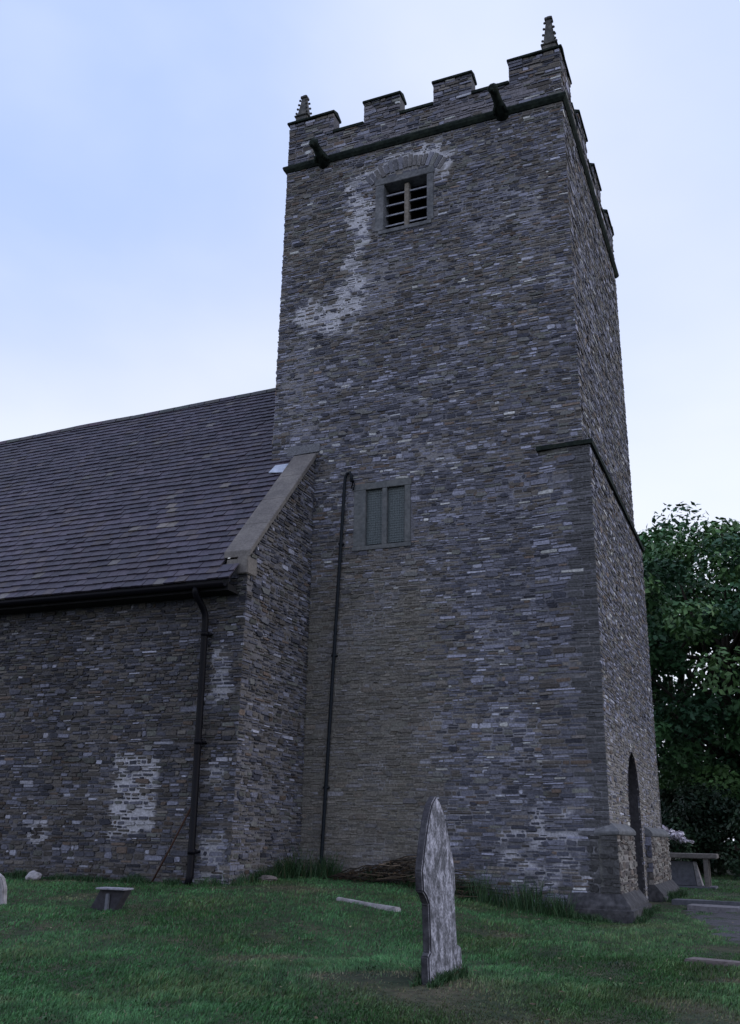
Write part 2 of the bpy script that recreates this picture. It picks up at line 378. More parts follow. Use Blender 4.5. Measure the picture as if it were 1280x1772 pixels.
# set-off moulding
mb = MB()
prof = [(0, -.09), (.06, -.07), (.075, 0), (0, .09)]          # (out, up)
n = len(prof)
def sweep(mb, path, prof, col=None):
    vs = []; fs = []; n = len(prof)
    for i, p in enumerate(path):
        p = Vector(p); dirs = []
        if i > 0: dirs.append((p - Vector(path[i-1])).normalized())
        if i < len(path) - 1: dirs.append((Vector(path[i+1]) - p).normalized())
        outs = [Vector((t.y, -t.x, 0)) for t in dirs]
        o = sum(outs, Vector()); o = o / max(.3, o.length_squared) * (len(outs) if len(outs) == 2 else 1) if len(outs) == 2 else outs[0]
        for a, b in prof: vs.append(p + o * a + Vector((0, 0, b)))
    for i in range(len(path) - 1):
        for k in range(n): fs.append((i*n+k, (i+1)*n+k, (i+1)*n+(k+1) % n, i*n+(k+1) % n))
    fs += [tuple(range(n)), tuple(range((len(path)-1)*n, len(path)*n))[::-1]]
    mb.add(vs, fs, col)
sweep(mb, [(-.84, -.05, ZS + .02), (.13, -.09, ZS + .02), (.13, TD + .09, ZS + .02)], [(-.16, -.075), (.06, -.075), (.075, .0), (-.16, .10)])
mb.build('set_off', MMOSS, tower)
# plinth: moulded cap, body, splayed base; broken by the west doorway
PX, PYS = .2, -.17
CAPP = [(-.14, -.03), (.035, -.03), (.045, .02), (.01, .075), (-.14, .17)]
BASEP = [(-.2, -.45), (.21, -.45), (.215, -.01), (.17, .0), (.165, .045), (.02, .22), (-.2, .22)]
MBASE = mat('plinth_base_stone', (.04, .04, .046), nscale=12, namt=.5, bump=.6, noise2=((.085, .083, .09), 5, .42, .7))
def plinth(y0, y1, south, seed):
    mb = MB()
    fW2 = lambda u, v, d: (PX + d, u, v)
    cP = lambda u, v, r: (vary(r, r.choice([(.17, .16, .155), (.2, .19, .18), (.12, .10, .09), (.08, .07, .07)]), .7, 1.25), .009)
    masonry(mb, fW2, .3, 1.27, lambda v: [(y0, y1)], (.05, .09), (.12, .35), cP, lambda u, v: (.23, .215, .21), seed)
    for yy, sgn in ((y0, -1), (y1, 1)):
        if south and sgn == -1: continue
        masonry(mb, lambda u, v, d: (u, yy + sgn * d, v), 0, 1.27, lambda v: [(.0, PX)], (.08, .14), (.1, .2), lambda u, v, r: (pick(r, .3, 0, .8), .006), lambda u, v: (.09, .085, .08), seed + 1)
    mb.box((-.1, y0 + .01, 0), (PX - .012, y1 - .01, 1.27), (.1, .1, .1))
    if south:   # short return on the front, dying back into the wall
        fS2 = lambda u, v, d: (u, PYS * sstep(-.5, .0, u) - d, v)
        masonry(mb, fS2, .3, 1.27, lambda v: [(-.5, PX)], (.06, .12), (.15, .4), lambda u, v, r: (vary(r, (.065, .065, .07), .7, 1.3), .009), lambda u, v: mixc((.24, .24, .27), (.08, .08, .085), sstep(-.3, -.05, u)), 81)
    po = mb.build('plinth', MS, tower, attr=True)
    mb = MB()
    sweep(mb, ([(-.16, -.09, 1.27), (.0, PYS * .92, 1.29)] + [(PX, PYS, 1.3), (PX, y1 + .01, 1.3)]) if south else [(PX, y0 - .01, 1.3), (PX, y1, 1.3)], CAPP)
    mb.build('plinth_cap', MFRAME, po, bevel=.008)
    mb = MB()
    sweep(mb, ([(-.62, -.03, .18), (-.2, PYS * .8, .18)] + [(PX, PYS, .18), (PX, y1 + .05, .18)]) if south else [(PX, y0 - .05, .16), (PX, y1, .16)], BASEP)
    mb.build('plinth_base', MBASE, po, bevel=.005)
plinth(PYS, 1.75, True, 61); plinth(4.15, TD + .2, False, 71)
# west doorway
dw = MB()
ym = (DY0 + DY1) / 2
pts = []
for s, rng in ((-1, range(0, 9)), (1, range(7, -1, -1))):
    for i in rng:
        t = i / 8; v = DSP + (DAP - DSP) * t; pts.append((ym + s * arch_half(v), v))
ol = [(DY0, 0.0)] + pts + [(DY1, 0.0)]
inn = [(ym + (u - ym) * .97, v if v < .01 else v - .03) for u, v in ol]
vs = [(xl(v) + .02, u, v) for u, v in ol] + [(xl(v) - .42, u, v) for u, v in inn]
k = len(ol)
dw.add(vs, [(i, i+1, k+i+1, k+i) for i in range(k - 1)])
so = dw.build('doorway', mat('door_jamb', (.05, .048, .055), nscale=14, namt=.4), tower)
dw = MB(); dw.prism(inn, lambda u, v, d: (d, u, v), -.46, -.40); dw.build('door', mat('old_oak', (.02, .015, .012), nscale=12), tower)
# string course
mb = MB()
sp = [(-.05, -.08), (.03, -.08), (.08, -.02), (.10, .04), (.09, .075), (-.05, .13)]
ZC = 15.93
sweep(mb, [(TX0, TD, ZC), (TX0, 0, ZC), (0, 0, ZC), (0, TD, ZC), (TX0, TD, ZC)], sp)
mb.build('string_course', MMOSS, tower)
# parapet with battlements
P0, P1, PM, TH = 16.0, 16.66, 17.24, .34
MER_S = [(TX0, -5.31), (-4.53, -3.65), (-2.84, -1.96), (-1.11, 0.0)]
MER_W = [(0, 1.1), (2.05, 3.1), (4.05, 5.1), (6.05, TD)]
class CP:
    def one(s, fn, *a):
        q = MB(); getattr(q, fn)(*a); q.build('coping', MMOSS, tower, bevel=.008)
    def prism(s, *a): s.one('prism', *a)
    def box(s, *a): s.one('box', *a)
mb = MB(); cp = CP()
core = (.09, .088, .1)
e = .004
mb.box((TX0 + e, e, P0), (-e, TH, P1), core); mb.box((TX0 + e, TD - TH, P0), (-e, TD - e, P1), core)
mb.box((-TH, TH + e, P0), (-e, TD - TH - e, P1), core); mb.box((TX0 + e, TH + e, P0), (TX0 + TH, TD - TH - e, P1), core)
def colP(u, v, r):
    rep = r.random() < .8 * sstep(-.15, .2, nz(u * .9, v * 1.2, 77)) * sstep(16.85, 16.5, v) or r.random() < .3 * sstep(.0, .3, nz(u * .9, v * 1.2, 77) + .25 * sstep(16.7, 16.4, v))
    return (vary(r, (.19, .18, .205), .75, 1.1) if rep else pick(r, .3, .2, .3)), .009
mP = lambda u, v: mixc((.09, .088, .1), (.24, .23, .26), sstep(16.75, 16.5, v) * .8)
def merl(m, lo, hi):
    return lambda v: [(lo, hi)] if v < P1 else m
fns = [(lambda u, v, d: (u, -d, v), MER_S, TX0, 0, 21, (.05, .1)), (lambda u, v, d: (d, u, v), MER_W, 0, TD, 22, (.05, .1)),
       (lambda u, v, d: (TX0 - d, u, v), MER_W, 0, TD, 23, (.1, .16)), (lambda u, v, d: (u, TD + d, v), MER_S, TX0, 0, 24, (.1, .16))]
for f, mm, lo, hi, sd, hr in fns:
    masonry(mb, f, P0, P1, lambda v: [(lo, hi)], hr, (.12, .34), colP, mP, sd)
    masonry(mb, f, P1 + .002, PM, lambda v: mm, hr, (.12, .34), colP, mP, sd + 10)
def rbox(b, p, q, j=.01): b.box(p, q)
for a, b in MER_S:
    for y0, y1 in ((e, TH), (TD - TH, TD - e)):
        mb.box((a + e, y0, P1), (b - e, y1, PM), core)
        ys = -.06 if y0 < 1 else y0 - .04; ye = y1 + .04 if y0 < 1 else TD + .06
        l = a - .06 if a == TX0 else a - .03; h = b + .06 if b == 0 else b + .03
        cp.prism([(ys, PM + .003), (ys, PM + .06), ((ys + ye) / 2, PM + .15), (ye, PM + .06), (ye, PM + .003)], lambda u, v, d: (d, u, v), l, h)
for a, b in MER_W:
    a2 = max(a, TH + .06); b2 = min(b, TD - TH - .06)
    for x0, x1 in ((-TH, -e), (TX0 + e, TX0 + TH)):
        mb.box((x0, a2 + e, P1), (x1, b2 - e, PM), core)
        xs = x0 - .04 if x0 > -1 else TX0 - .06; xe = .06 if x0 > -1 else x1 + .04
        l = a2 if a == 0 else a - .03; h = b2 if b == TD else b + .03
        if h > l: cp.prism([(xs, PM + .003), (xs, PM + .06), ((xs + xe) / 2, PM + .15), (xe, PM + .06), (xe, PM + .003)], lambda u, v, d: (u, d, v), l, h)
gapsS = [(MER_S[i][1], MER_S[i+1][0]) for i in range(3)]; gapsW = [(MER_W[i][1], MER_W[i+1][0]) for i in range(3)]
for a, b in gapsS:
    cp.box((a + .003, -.045, P1 + .003), (b - .003, TH + .03, P1 + .085)); cp.box((a + .003, TD - TH - .03, P1 + .003), (b - .003, TD + .045, P1 + .085))
for a, b in gapsW:
    cp.box((-TH - .03, a + .003, P1 + .003), (.045, b - .003, P1 + .085)); cp.box((TX0 - .045, a + .003, P1 + .003), (TX0 + TH + .03, b - .003, P1 + .085))
mb.build('parapet', MS, tower, attr=True)

# roof deck behind the parapet
mb = MB(); mb.box((TX0 + .02, .02, 15.8), (-.02, TD - .02, 15.95)); mb.build('roof_deck', MLEAD, tower)
# pinnacles: square shaft, tapering spirelet with crockets
MPIN = mat('pinnacle_stone', (.07, .072, .075), nscale=14, namt=.45, noise2=((.13, .125, .12), 5, .42, .7))
for (px, py, hgt) in ((-6.2, .2, .78), (-.22, .2, .95)):
    mb = MB()
    s = .15; zb = PM + .10
    mb.box((px - s, py - s, zb - .06), (px + s, py + s, zb + .16))
    mb.box((px - s - .03, py - s - .03, zb + .16), (px + s + .03, py + s + .03, zb + .2))
    a, t = .13, .055
    zz = zb + .2; zt = zb + hgt
    mb.add([(px-a,py-a,zz),(px+a,py-a,zz),(px+a,py+a,zz),(px-a,py+a,zz),(px-t,py-t,zt),(px+t,py-t,zt),(px+t,py+t,zt),(px-t,py+t,zt)],
           [(0,3,2,1),(4,5,6,7),(0,1,5,4),(1,2,6,5),(2,3,7,6),(3,0,4,7)])
    for k in range(4):
        f = (k + .5) / 4.2; z = lerp(zz, zt, f); q = lerp(a, t, f)
        for sx in (-1, 1):
            for sy in (-1, 1):
                c = Vector((px + sx * (q + .015), py + sy * (q + .015), z)); h = .026
                mb.box(c - Vector((h, h, h * .8)), c + Vector((h, h, h)))
    mb.box((px - .085, py - .085, zt - .02), (px + .085, py + .085, zt + .05)); mb.box((px - .045, py - .045, zt + .05), (px + .045, py + .045, zt + .1))
    mb.build('pinnacle', MPIN, tower, bevel=.012)
# gargoyles on the front string course
for gx, ln, dn in ((-5.5, .58, .05), (-1.28, .72, .0)):
    pts = [(gx, .05, 15.86), (gx, -.16, 15.92), (gx - .01, -.34, 15.97), (gx - .02, -ln + .12, 16.02), (gx - .03, -ln + .02, 16.03), (gx - .03, -ln - .04, 16.0)]
    mb = MB(); mb.tube(pts, [.15, .14, .10, .095, .115, .06], 10)
    o = mb.build('gargoyle', MMOSS, tower, smooth=True)
    for sx in (-1, 1):
        q = MB(); c = Vector((gx - .03 + sx * .07, -ln + .08, 16.12)); q.add([c + Vector((-.03, -.02, -.05)), c + Vector((.03, -.02, -.05)), c + Vector((0, .05, -.05)), c + Vector((sx * .02, .0, .07))], [(0, 1, 3), (1, 2, 3), (2, 0, 3), (0, 2, 1)])
        q.build('ear', MMOSS, o)
        q = MB(); q.tube([(gx + sx * .10, -.06, 15.9), (gx + sx * .14, -.2, 15.82), (gx + sx * .1, -.3, 15.88)], [.05, .045, .03], 6); q.build('paw', MMOSS, o, smooth=True)
    q = MB(); q.tube([(gx - .03, -ln + .0, 15.96), (gx - .03, -ln - .07, 15.92)], [.05, .035], 6); q.build('muzzle', MMOSS, o, smooth=True)
# belfry opening with stone mullion and louvres
WX0, WX1, WZ0, WZ1 = -4.0, -3.0, 13.7, 14.84
bel = MB()
bel.box((WX0 - .2, -.025, WZ0 - .03), (WX0, .32, WZ1 + .02)); bel.box((WX1, -.025, WZ0 - .03), (WX1 + .15, .32, WZ1 + .02))
bel.box((WX0 - .22, -.03, WZ1 + .022), (WX1 + .17, .32, WZ1 + .19)); bel.box((WX0 - .12, -.035, WZ0 - .13), (WX1 + .1, .32, WZ0 - .033))
bo = bel.build('belfry_window', MFRAME, tower, bevel=.008)
mb = MB(); mb.box((WX0 - .1, .40, WZ0 - .1), (WX1 + .1, .45, WZ1 + .1)); mb.build('dark_backing', MDARK, bo)
mb = MB(); mb.box((-3.555, .07, WZ0 + .003), (-3.445, .22, WZ1 - .003)); mb.build('mullion', MMULL, bo, bevel=.012)
for a, b in ((WX0 + .004, -3.559), (-3.441, WX1 - .004)):
    for k in range(4):
        z = WZ0 + .14 + k * .265
        mb = MB(); mb.prism([(.10, z - .02), (.10, z + .015), (.36, z + .19), (.36, z + .155)], lambda u, v, d: (d, u, v), a, b); mb.build('louvre', MLOUV, bo)
# two-light ringing-chamber window, flush, with mesh guards
lw = MB(); X0, X1, Z0, Z1 = -4.54, -3.35, 6.45, 7.78
l0, l1, r0_, r1_ = -4.29, -3.94, -3.84, -3.47; zb_, zt_ = 6.56, 7.60
for a, b in (((X0, -.028, Z0 + .07), (l0, .2, Z1 - .1)), ((r1_, -.028, Z0 + .07), (X1, .2, Z1 - .1)), ((l1, -.024, Z0 + .07), (r0_, .2, Z1 - .1)),
             ((X0 - .02, -.03, Z1 - .098), (X1 + .02, .2, Z1 + .04)), ((X0 - .02, -.035, Z0 - .02), (X1 + .02, .2, Z0 + .068))): lw.box(a, b)
lo = lw.build('chamber_window', mat('window_dressing', (.105, .113, .12), nscale=16, namt=.3, noise2=((.14, .142, .145), 3, .4, .7)), tower, bevel=.006)
for a, b in ((l0, l1), (r0_, r1_)):
    g = MB(); g.box((a + .003, .05, zb_), (b - .003, .06, Z1 - .1)); go = g.build('guard_panel', MMESH, lo)
    g = MB()
    k = a + .03
    while k < b - .01: g.box((k, .04, zb_), (k + .006, .047, Z1 - .1)); k += .05
    k = zb_ + .04
    while k < Z1 - .12: g.box((a + .003, .033, k), (b - .003, .039, k + .007)); k += .05
    g.build('wire_mesh', mat('wire', (.13, .155, .165), rough=.5, bump=0) if a == l0 else bpy.data.materials['wire'], go)
# thin pipe with swan neck on the front
mb = MB()
mb.tube([(-4.99, -.07, .25), (-4.99, -.07, .65), (-4.86, -.07, 4.4), (-4.735, -.07, 7.85), (-4.72, -.075, 7.98), (-4.68, -.085, 8.06), (-4.62, -.09, 8.07), (-4.58, -.09, 8.0), (-4.575, -.09, 7.86)], .032, 8)
for z, x in ((2.0, -4.945), (4.4, -4.86), (6.6, -4.78)): mb.box((x - .05, -.085, z - .02), (x + .05, .0, z + .02))
mb.tube([(-4.56, -.05, 7.7), (-4.52, -.07, 7.78), (-4.54, -.06, 7.9), (-4.6, -.05, 7.74)], .014, 6)
mb.build('vent_pipe', MIRON, tower, smooth=True)

# ------------------------------------------------------------------ NAVE
nave = thing('church_nave', 'low stone church nave with long dark tiled roof beside the tower', 'church')
PK = 1.0
NX, NY, NE = -5.45, -2.45, -20.0
SL = 1.1458
rz = lambda y: 8.55 + SL * y
NW = [[(-7.8,2.45),(-7.5,2.4),(-6.95,2.35),(-6.92,1.45),(-7.0,1.2),(-7.85,1.1),(-7.82,1.6)]]
NCIR = (-9.33, 1.16)
NLT = [[(-6.05,4.15),(-5.7,4.2),(-5.65,3.3),(-6.0,3.2)], [(-6.0,2.2),(-5.6,2.2),(-5.65,1.9),(-6,1.9)], [(-6.05,1.1),(-5.6,1.2),(-5.55,.45),(-6.0,.45)]]
def colNv(u, v, r):
    if patchy(u, v, NW, .06): return (pick(r, .5, 0, .6) if r.random() < .9 else (.3, .3, .33)), .0145
    rr = math.hypot(u - NCIR[0], v - NCIR[1])
    if rr < .12: return (.045, .04, .04), .004
    if rr < .21: return (.30, .30, .34), .006
    if patchy(u, v, NLT, .1): return pick(r, .2, 3), .014
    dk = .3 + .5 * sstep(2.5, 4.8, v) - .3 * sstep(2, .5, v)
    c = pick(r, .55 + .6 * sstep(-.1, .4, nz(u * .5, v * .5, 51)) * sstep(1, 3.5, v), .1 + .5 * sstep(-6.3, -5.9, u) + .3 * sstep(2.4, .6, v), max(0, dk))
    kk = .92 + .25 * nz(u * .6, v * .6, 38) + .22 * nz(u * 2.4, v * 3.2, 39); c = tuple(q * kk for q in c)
    if r.random() < .012: c = (.28, .28, .33)
    return c, .008
def mortN(u, v):
    if patchy(u, v, NW, .06): return (.36, .36, .40)
    if abs(math.hypot(u - NCIR[0], (v - NCIR[1])) - .15) < .05: return (.33, .33, .37)
    if patchy(u, v, NLT, .1): return (.26, .26, .29)
    return mixc((.075, .072, .08), (.15, .145, .16), .6 * sstep(-.1, .5, nz(u * .8, v * .8, 61)) + .3 * sstep(2.5, .8, v))
mb = MB()
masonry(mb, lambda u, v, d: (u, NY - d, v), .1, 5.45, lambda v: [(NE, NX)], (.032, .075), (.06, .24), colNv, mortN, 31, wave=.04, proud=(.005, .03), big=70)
def colG(u, v, r):
    c = vary(r, pick(r, .35, .5 + .6 * sstep(-1.6, -2.4, u) * .5, .2), 1.1, 1.35)
    return c, .012
def mortG(u, v): return mixc((.10, .095, .10), (.2, .195, .215), .5 + .5 * nz(u * 1.5, v * 1.2, 71))
masonry(mb, lambda u, v, d: (NX + d, u, v), .1, 8.5, lambda v: [(max(NY, (v - 8.5) / SL), -.02)] if (v - 8.5) / SL < -.08 else [], (.034, .075), (.07, .25), colG, mortG, 32, proud=(.005, .03), big=12)
masonry(mb, lambda u, v, d: (u, 8.4 + d, v), .1, 5.4, lambda v: [(NE, TX0 + .1)], (.12, .2), (.3, .7), lambda u, v, r: (pick(r, .4), .01), lambda u, v: (.1, .1, .1), 33, grid=.5)
masonry(mb, lambda u, v, d: (NE - d, u, v), .1, 11.6, lambda v: [(max(NY, (v - 8.45) / SL), min(8.4, 5.9 - (v - 8.45) / SL))], (.12, .2), (.3, .7), lambda u, v, r: (pick(r, .4), .01), lambda u, v: (.1, .1, .1), 34, grid=.5)
nw = mb.build('wall', MS, nave, attr=True)
# roof
EY = -2.87
def ridge_y(x): return 2.97 + .035 * (x + 6.4) - .025 * math.sin((x + 6.4) * .42) * math.sin((x + 6.4) * .42) + .012 * math.sin(x * 1.7)
mb = MB()
r = random.Random(5)
G = .205; cs, sn = 1 / math.sqrt(1 + SL * SL), SL / math.sqrt(1 + SL * SL)
def rp(s, x, dn): # distance up the slope from the eave, offset along normal
    y = EY + s * cs; return (x, y - sn * dn, rz(EY) + s * sn + cs * dn)
row = 0; s = 0.0
while s < 8.75:
    xe = -5.55 if s < .36 else (-5.9 if EY + s * cs < -.02 else TX0 + .0)
    x = xe
    stg = .11 if row % 2 else 0
    first = True
    while x > NE:
        wd = (.22 - stg if first and stg else .22) * r.uniform(.97, 1.03); first = False
        yt = EY + (s + G) * cs
        if yt < ridge_y(x) + .05:
            j = r.uniform(-.012, .012); th = .034 + r.uniform(-.008, .008); u0 = r.uniform(-.004, .004)
            k = r.uniform(.72, 1.22); c = r.choices([(.045, .038, .058), (.055, .045, .064), (.037, .032, .051), (.066, .053, .061)], [5, 4, 3, .8])[0]
            n_ = nz(x * .5, s * .6, 3); k *= 1 + .25 * n_
            if r.random() < .012: c = (.12, .11, .11)
            if -8.6 < x < -6.9 and 1.6 < s < 3.6 and nz(x * 1.8, s * 2.2, 91) > .38: c = mixc(c, (.17, .15, .13), .7)
            c = tuple(q * k for q in c)
            a0, a1 = x - .004, x - wd + .004
            vs = [rp(s + j, a0, th + u0), rp(s + j, a1, th - u0), rp(s + G + .05, a1, .004), rp(s + G + .05, a0, .004), rp(s + j, a0, th - .031), rp(s + j, a1, th - .031)]
            mb.add(vs, [(0, 3, 2, 1), (0, 1, 5, 4), (0, 4, 3), (1, 2, 5)], c)
        x -= wd
    s += G; row += 1
# under-boarding of the front slope and the plain back slope
mb.add([(NE, EY + .02, rz(EY) - .03), (-5.56, EY + .02, rz(EY) - .03), (-5.56, -2.6, rz(-2.6) - .03), (-5.9, -2.6, rz(-2.6) - .03), (-5.9, 0, rz(0) - .03), (TX0, 0, rz(0) - .03), (TX0, ridge_y(TX0), rz(ridge_y(TX0)) - .03), (NE, ridge_y(NE), rz(ridge_y(NE)) - .03)], [(0, 1, 2, 3, 4, 5, 6, 7)], (.03, .03, .035))
for i in range(40):
    t0, t1 = i / 40, (i + 1) / 40
    def bp(x, t, u=0):
        ry = ridge_y(x); return (x, ry + (8.9 - ry) * t, rz(ry) - (rz(ry) - 5.2) * t + u)
    mb.add([bp(NE, t0), bp(TX0, t0), bp(TX0, t1, .03), bp(NE, t1, .03)], [(0, 1, 2, 3)], (.05, .047, .058))
# ridge tiles
x = TX0 - .02
while x > NE:
    y = ridge_y(x); z = rz(y); c = tuple(q * r.uniform(.8, 1.2) for q in (.055, .05, .06))
    y2 = ridge_y(x - .43)
    vs = []
    for xx, yy in ((x, y), (x - .43, y2)):
        for a, b in ((-.14, -.13), (-.09, -.02), (0, .035), (.09, -.02), (.14, -.13)): vs.append((xx, yy + a, rz(yy) + b + .03 + r.uniform(-.004, .004)))
    mb.add(vs, [(i, i + 1, 6 + i, 5 + i) for i in range(4)] + [(4, 3, 2, 1, 0), (5, 6, 7, 8, 9)], c)
    x -= .45
mb.build('roof', MTILE, nave, attr=True)
mb = MB(); mb.prism([(NY + .02, 5.0), (-.03, 5.0), (-.03, 8.45), (NY + .02, 5.64)], lambda u, v, d: (d, u, v), -5.92, -5.47)
mb.box((-5.92, NY + .03, .2), (-5.47, -.03, 4.998)); mb.build('gable_core', MCOPE, nave)
# coping on the west gable, with kneeler
mb = MB()
yb, yt = NY - .03, -.035
x0, x1 = -5.93, -5.40
segs = 4
for i in range(segs):
    a = lerp(yb, yt, i / segs) + (.003 if i else 0); b = lerp(yb, yt, (i + 1) / segs) - .003
    for_z = lambda y: 8.57 + 1.13 * y
    mb.add([(x0, a, for_z(a) - .02), (x1, a, for_z(a) - .02), (x1, b, for_z(b) - .02), (x0, b, for_z(b) - .02), (x0, a, for_z(a) + .10), (x1, a, for_z(a) + .10), (x1, b, for_z(b) + .10), (x0, b, for_z(b) + .10)],
           [(0, 3, 2, 1), (4, 5, 6, 7), (0, 1, 5, 4), (1, 2, 6, 5), (2, 3, 7, 6), (3, 0, 4, 7)])
co = mb.build('gable_coping', MCOPE, nave, bevel=.008)
mb = MB()
zk = for_z(yb)
mb.box((-5.62, NY - .10, zk - .34), (-5.405, NY + .25, zk - .03)); mb.box((-5.88, NY - .02, zk - .2), (-5.63, NY + .2, zk - .04))
mb.build('kneeler', MCOPE, co, bevel=.015)
mb = MB(); mb.prism([(4.12, -5.92), (4.12, -6.26), (3.82, -6.30), (3.74, -5.93)], lambda u, v, d: rp(u, v, d), .045, .056)
mb.build('lead_flashing', MLEAD, nave)
# gutter, eaves board and downpipe
mb = MB(); nG = 9
gx0, gx1 = NE, -5.6
vs = []
for x in (gx0, gx1):
    for i in range(nG):
        a = math.pi * i / (nG - 1); vs.append((x, -2.93 - .07 * math.cos(a), 5.19 - .075 * math.sin(a)))
    for i in range(nG):
        a = math.pi * (nG - 1 - i) / (nG - 1); vs.append((x, -2.93 - .06 * math.cos(a), 5.19 - .065 * math.sin(a)))
m2 = 2 * nG
mb.add(vs, [(i, (i + 1) % m2, m2 + (i + 1) % m2, m2 + i) for i in range(m2)] + [tuple(range(m2))[::-1], tuple(range(m2, 2 * m2))])
mb.build('gutter', MBLACK, nave, smooth=True)
mb = MB(); mb.box((NE, -2.85, 5.07), (-5.58, -2.82, 5.26)); mb.box((NE, -2.818, 5.07), (-5.58, NY - .045, 5.10)); mb.box((-6.5, -2.815, 5.103), (-5.62, NY - .05, 5.2))
mb.build('eaves_board', mat('black_board', (.008, .008, .010), bump=.1), nave)
mb = MB()
mb.tube([(-6.17, -2.92, 5.14), (-6.17, -2.92, 5.06), (-6.165, -2.88, 5.0), (-6.15, -2.68, 4.83), (-6.14, -2.62, 4.74), (-6.135, -2.60, 4.6), (-6.07, -2.60, .55), (-6.06, -2.66, .42)], .058, 12)
for z in (4.4, 2.6, .9):
    x = lerp(-6.065, -6.13, (z - .55) / 4); mb.tube([(x, -2.60, z - .04), (x, -2.60, z + .04)], .068, 12); mb.box((x - .075, -2.56, z - .02), (x + .075, -2.44, z + .02))
mb.build('downpipe', MBLACK, nave, smooth=True)

# ------------------------------------------------------------------ GROUND
xs = np.concatenate([[-900, -300, -100, -45, -28], np.arange(-20, 14.01, .25), [18, 26, 45, 100, 300, 900]])
ys = np.concatenate([[-900, -200, -60, -28], np.arange(-20, 16.01, .25), [20, 27, 40, 80, 200, 600, 1500]])
vs = [(x, y, gz(x, y)) for y in ys for x in xs]; nx = len(xs)
mb = MB(); mb.v = vs; mb.c = [(.03, .035, .02)] * len(vs)
mb.f = [(j*nx+i, j*nx+i+1, (j+1)*nx+i+1, (j+1)*nx+i) for j in range(len(ys)-1) for i in range(nx-1)]
gr = mb.build('ground', mat('turf_soil', (.022, .036, .018), nscale=12, namt=.5, noise2=((.062, .055, .036), 2.2, .42, .66)), smooth=True)
gr['kind'] = 'structure'
# worn gravel path that reaches the west door
mb = MB()
edge = [(.75, 2.35), (1.0, .9), (1.22, .2), (1.5, -1.2), (1.62, -2.6), (1.9, -3.3), (2.6, -3.5), (6, -3.2), (14, -2), (14, 2.6), (6, 2.3), (2.4, 2.3)]
cx, cy = 3.6, .0
def ring(t): return [(lerp(cx, a, t), lerp(cy, b, t)) for a, b in edge]
nE = len(edge); NR = 12; dense = []
for i in range(nE):
    (a, b), (c2, d2) = edge[i], edge[(i + 1) % nE]
    for k in range(6): t = k / 6; j = .12 * nz(i + t * 3, 7.7); dense.append((lerp(a, c2, t) + j, lerp(b, d2, t) + j))
vs = [(cx, cy, gz(cx, cy) + .012)]
for q in range(1, NR + 1):
    for a, b in dense: x, y = lerp(cx, a, q / NR), lerp(cy, b, q / NR); vs.append((x, y, gz(x, y) + (.012 if q < NR else -.01)))
nD = len(dense)
fs = [(0, 1 + i, 1 + (i + 1) % nD) for i in range(nD)]
for q in range(NR - 1):
    for i in range(nD): fs.append((1+q*nD+i, 1+(q+1)*nD+i, 1+(q+1)*nD+(i+1) % nD, 1+q*nD+(i+1) % nD))
mb = MB(); mb.add(vs, fs)
pa = mb.build('path', mat('path_gravel', (.075, .072, .085), nscale=60, namt=.6, bump=.8, noise2=((.025, .04, .02), 4, .48, .62)), smooth=True); pa['kind'] = 'structure'
GRAVEL = dense

# ------------------------------------------------------------------ small stones, kerbs, memorials
def slab(mb, p, q, wid, th, lift=0.0, jag=.02, seed=0):
    r = random.Random(seed); p, q = Vector(p), Vector(q); t = (q - p); n = Vector((-t.y, t.x, 0)).normalized() * wid / 2
    k = max(2, int(t.length / .35)); top = []; bot = []
    L_, R_ = [], []
    for i in range(k + 1):
        c = p + t * (i / k); j = lambda: Vector((r.uniform(-jag, jag), r.uniform(-jag, jag), r.uniform(-jag, jag) * .4))
        L_.append(c + n + j()); R_.append(c - n + j())
    ol = L_ + R_[::-1]; m = len(ol)
    vs = [v + Vector((0, 0, th)) for v in ol] + [v - Vector((0, 0, .06)) for v in ol]
    fs = [(i, i + 1, m - 2 - i, m - 1 - i) for i in range(k)] + [(i, m + i, m + (i + 1) % m, (i + 1) % m) for i in range(m)]
    mb.add(vs, fs)
mb = MB(); slab(mb, (-3.25, -3.2, gz(-3.25, -3.2) + .025), (-2.28, -3.35, gz(-2.28, -3.35) + .03), .11, .022, jag=.03, seed=3)
tag(mb.build('kerb_slab', MPALE, bevel=.012), 'long pale stone slab lying in the grass before the tower foot', 'stone slab')
mb = MB(); slab(mb, (.62, 3.55, .10), (3.9, 2.95, .10), .32, .07, seed=4)
tag(mb.build('path_kerb', MGREY, bevel=.012), 'dark stone kerb edging the far side of the gravel path', 'kerb', 'kerbs along the path')
mb = MB(); slab(mb, (.95, 2.55, .10), (3.9, 2.2, .10), .5, .035, seed=5)
tag(mb.build('path_kerb', mat('pale_flag', (.17, .165, .185), nscale=20, namt=.3), bevel=.01), 'pale flat flagstone strip just in front of the dark kerb', 'kerb', 'kerbs along the path')
mb = MB(); slab(mb, (1.62, -5.45, .06), (3.2, -5.8, .06), .22, .035, seed=6)
tag(mb.build('path_kerb', mat('worn_kerb', (.14, .12, .12), nscale=20, namt=.4), bevel=.01), 'worn kerb half sunk in the grass at the right edge', 'kerb', 'kerbs along the path')
